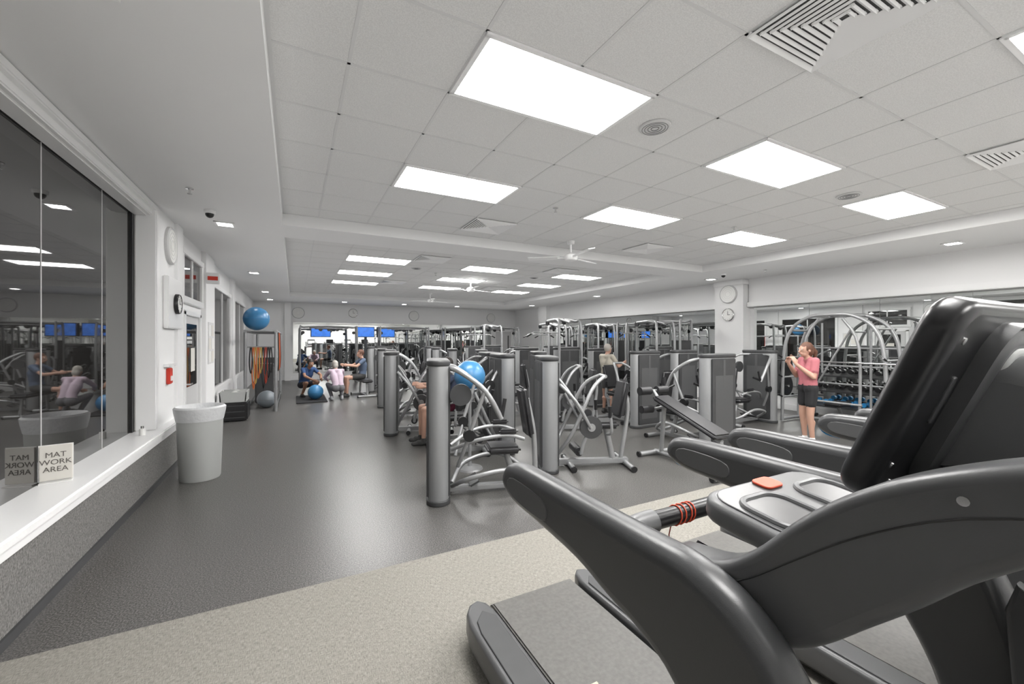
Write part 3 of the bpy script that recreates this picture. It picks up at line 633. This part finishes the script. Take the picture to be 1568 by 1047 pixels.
sw={'skin':M_skin,'top':cloth('pink_tshirt',(.40,.13,.15)),'bot':cloth('black_shorts',(.015,.015,.017)),'shoe':cloth('white_trainers',(.6,.6,.62)),'sock':cloth('white_sock',(.7,.7,.7)),'hair':M_hair}
STAND['face']=(0,1,-.05)
human('standing_woman',STAND,sw,(7.31,3.69,0),62,voxel=.0075,hair='pony',sleeve=.6,shortlen=.5)
SQ={'pelvis':(0,-.12,.34),'waist':(0,-.06,.49),'chest':(0,.04,.65),'sh*':(.165,.11,.80),'head':(0,.22,.96),'face':(0,1,-.3),'hip*':(.09,-.1,.33),'kn*':(.17,.30,.42),'an*':(.13,.02,.085),'toe*':(.15,.18,.04),'el*':(.24,.34,.62),'wr*':(.12,.52,.52),'hand*':(-.1,1,-.2)}
human('crouching_woman',SQ,{'skin':M_skin,'top':cloth('lavender_top',(.46,.37,.44)),'bot':cloth('grey_leggings',(.12,.12,.13)),'shoe':cloth('grey_trainers',(.4,.4,.42)),'hair':M_hair3},(1.05,12.4,0),10,voxel=.012,hair='bun',sleeve=.9,shortlen=.95)
human('crouching_man',SQ,{'skin':M_skin2,'top':cloth('blue_tshirt',(.03,.07,.18)),'bot':cloth('dark_shorts',(.02,.02,.03)),'shoe':cloth('black_trainers',(.03,.03,.03)),'hair':M_hair2},(.30,13.3,.031),-150,voxel=.012,sleeve=.5,shortlen=.55)
b=MB(); b.ball((0,0,.2),.2,M_blue,seg=28); b.lathe([(.198,.194),(.2015,.2),(.198,.206)],(0,0,0),M_blue2,30); b.obj('exercise_ball',(.52,12.62,.031))
SEAT={'pelvis':(0,0,.60),'waist':(0,-.03,.74),'chest':(0,-.03,.92),'sh*':(.17,-.02,1.07),'head':(0,.04,1.25),'face':(0,1,-.1),'hip*':(.09,.02,.58),'kn*':(.13,.43,.56),'an*':(.13,.44,.09),'toe*':(.14,.60,.04),'el*':(.26,.2,.9),'wr*':(.24,.44,.93),'hand*':(-.1,1,.1)}
human('seated_man',SEAT,{'skin':M_skin,'top':cloth('navy_tshirt',(.03,.04,.07)),'bot':cloth('maroon_shorts',(.16,.02,.05)),'shoe':cloth('dark_trainers',(.05,.05,.05)),'hair':M_hair2},(2.25,6.5,0),84,voxel=.011,shortlen=.6)
human('seated_man',SEAT,{'skin':M_skin,'top':cloth('slate_tshirt',(.08,.11,.17)),'bot':cloth('charcoal_shorts',(.03,.03,.03)),'shoe':D.materials['dark_trainers'],'hair':M_hair},(1.78,13.0,0),95,voxel=.012)
b=MB(); b.box((0,0,.47),(.3,1.1,.08),M_pad,bev=.03,seg=3); b.tube([(0,-.45,.05),(0,-.4,.43)],.03,M_silver); b.tube([(0,.45,.05),(0,.4,.43)],.03,M_silver); feet(b,-.45,.25); feet(b,.45,.25); b.tube([(0,-.45,.05),(0,.45,.05)],.025,M_silver)
FB=b.mesh('flat_bench'); put(FB,'flat_bench',(1.83,13.0,0),5)
ST2=dict(STAND); ST2.update({'elL':(-.24,.12,1.1),'wrL':(-.2,.36,1.18),'elR':(.24,.12,1.1),'wrR':(.2,.36,1.18),'hand*':(.0,1,.2)})
human('exercising_man',ST2,{'skin':M_skin,'top':cloth('cream_tshirt',(.42,.39,.33)),'bot':cloth('grey_shorts',(.1,.1,.1)),'shoe':D.materials['dark_trainers'],'hair':M_hair3},(6.3,7.35,0),-80,voxel=.012,sc=.97)
# ------------------------------------------------------------------ lights, world, camera
al=D.lights.new('added_ceiling_fill','AREA'); al.shape='RECTANGLE'; al.size=10.6; al.size_y=21; al.energy=125; al.color=(1,.99,.975)  # added fill lamp without any fixture, faces up to brighten the ceiling
ao=D.objects.new('added_ceiling_fill',al); COL.objects.link(ao); ao.location=(4.4,8.2,2.4); ao.rotation_euler=(math.pi,0,0)
w=D.worlds.new('world'); SC.world=w; w.use_nodes=True; w.node_tree.nodes['Background'].inputs[0].default_value=(.8,.85,1,1); w.node_tree.nodes['Background'].inputs[1].default_value=.4
SC.view_settings.view_transform='Standard'; SC.view_settings.exposure=.30
cam=D.cameras.new('camera'); co=D.objects.new('camera',cam); COL.objects.link(co); co.location=(0,0,1.65); co.rotation_euler=(math.pi/2,0,math.radians(-27.7))
cam.sensor_width=36; cam.lens=36*635/1568; cam.shift_y=-.0016; cam.clip_start=.02; SC.camera=co
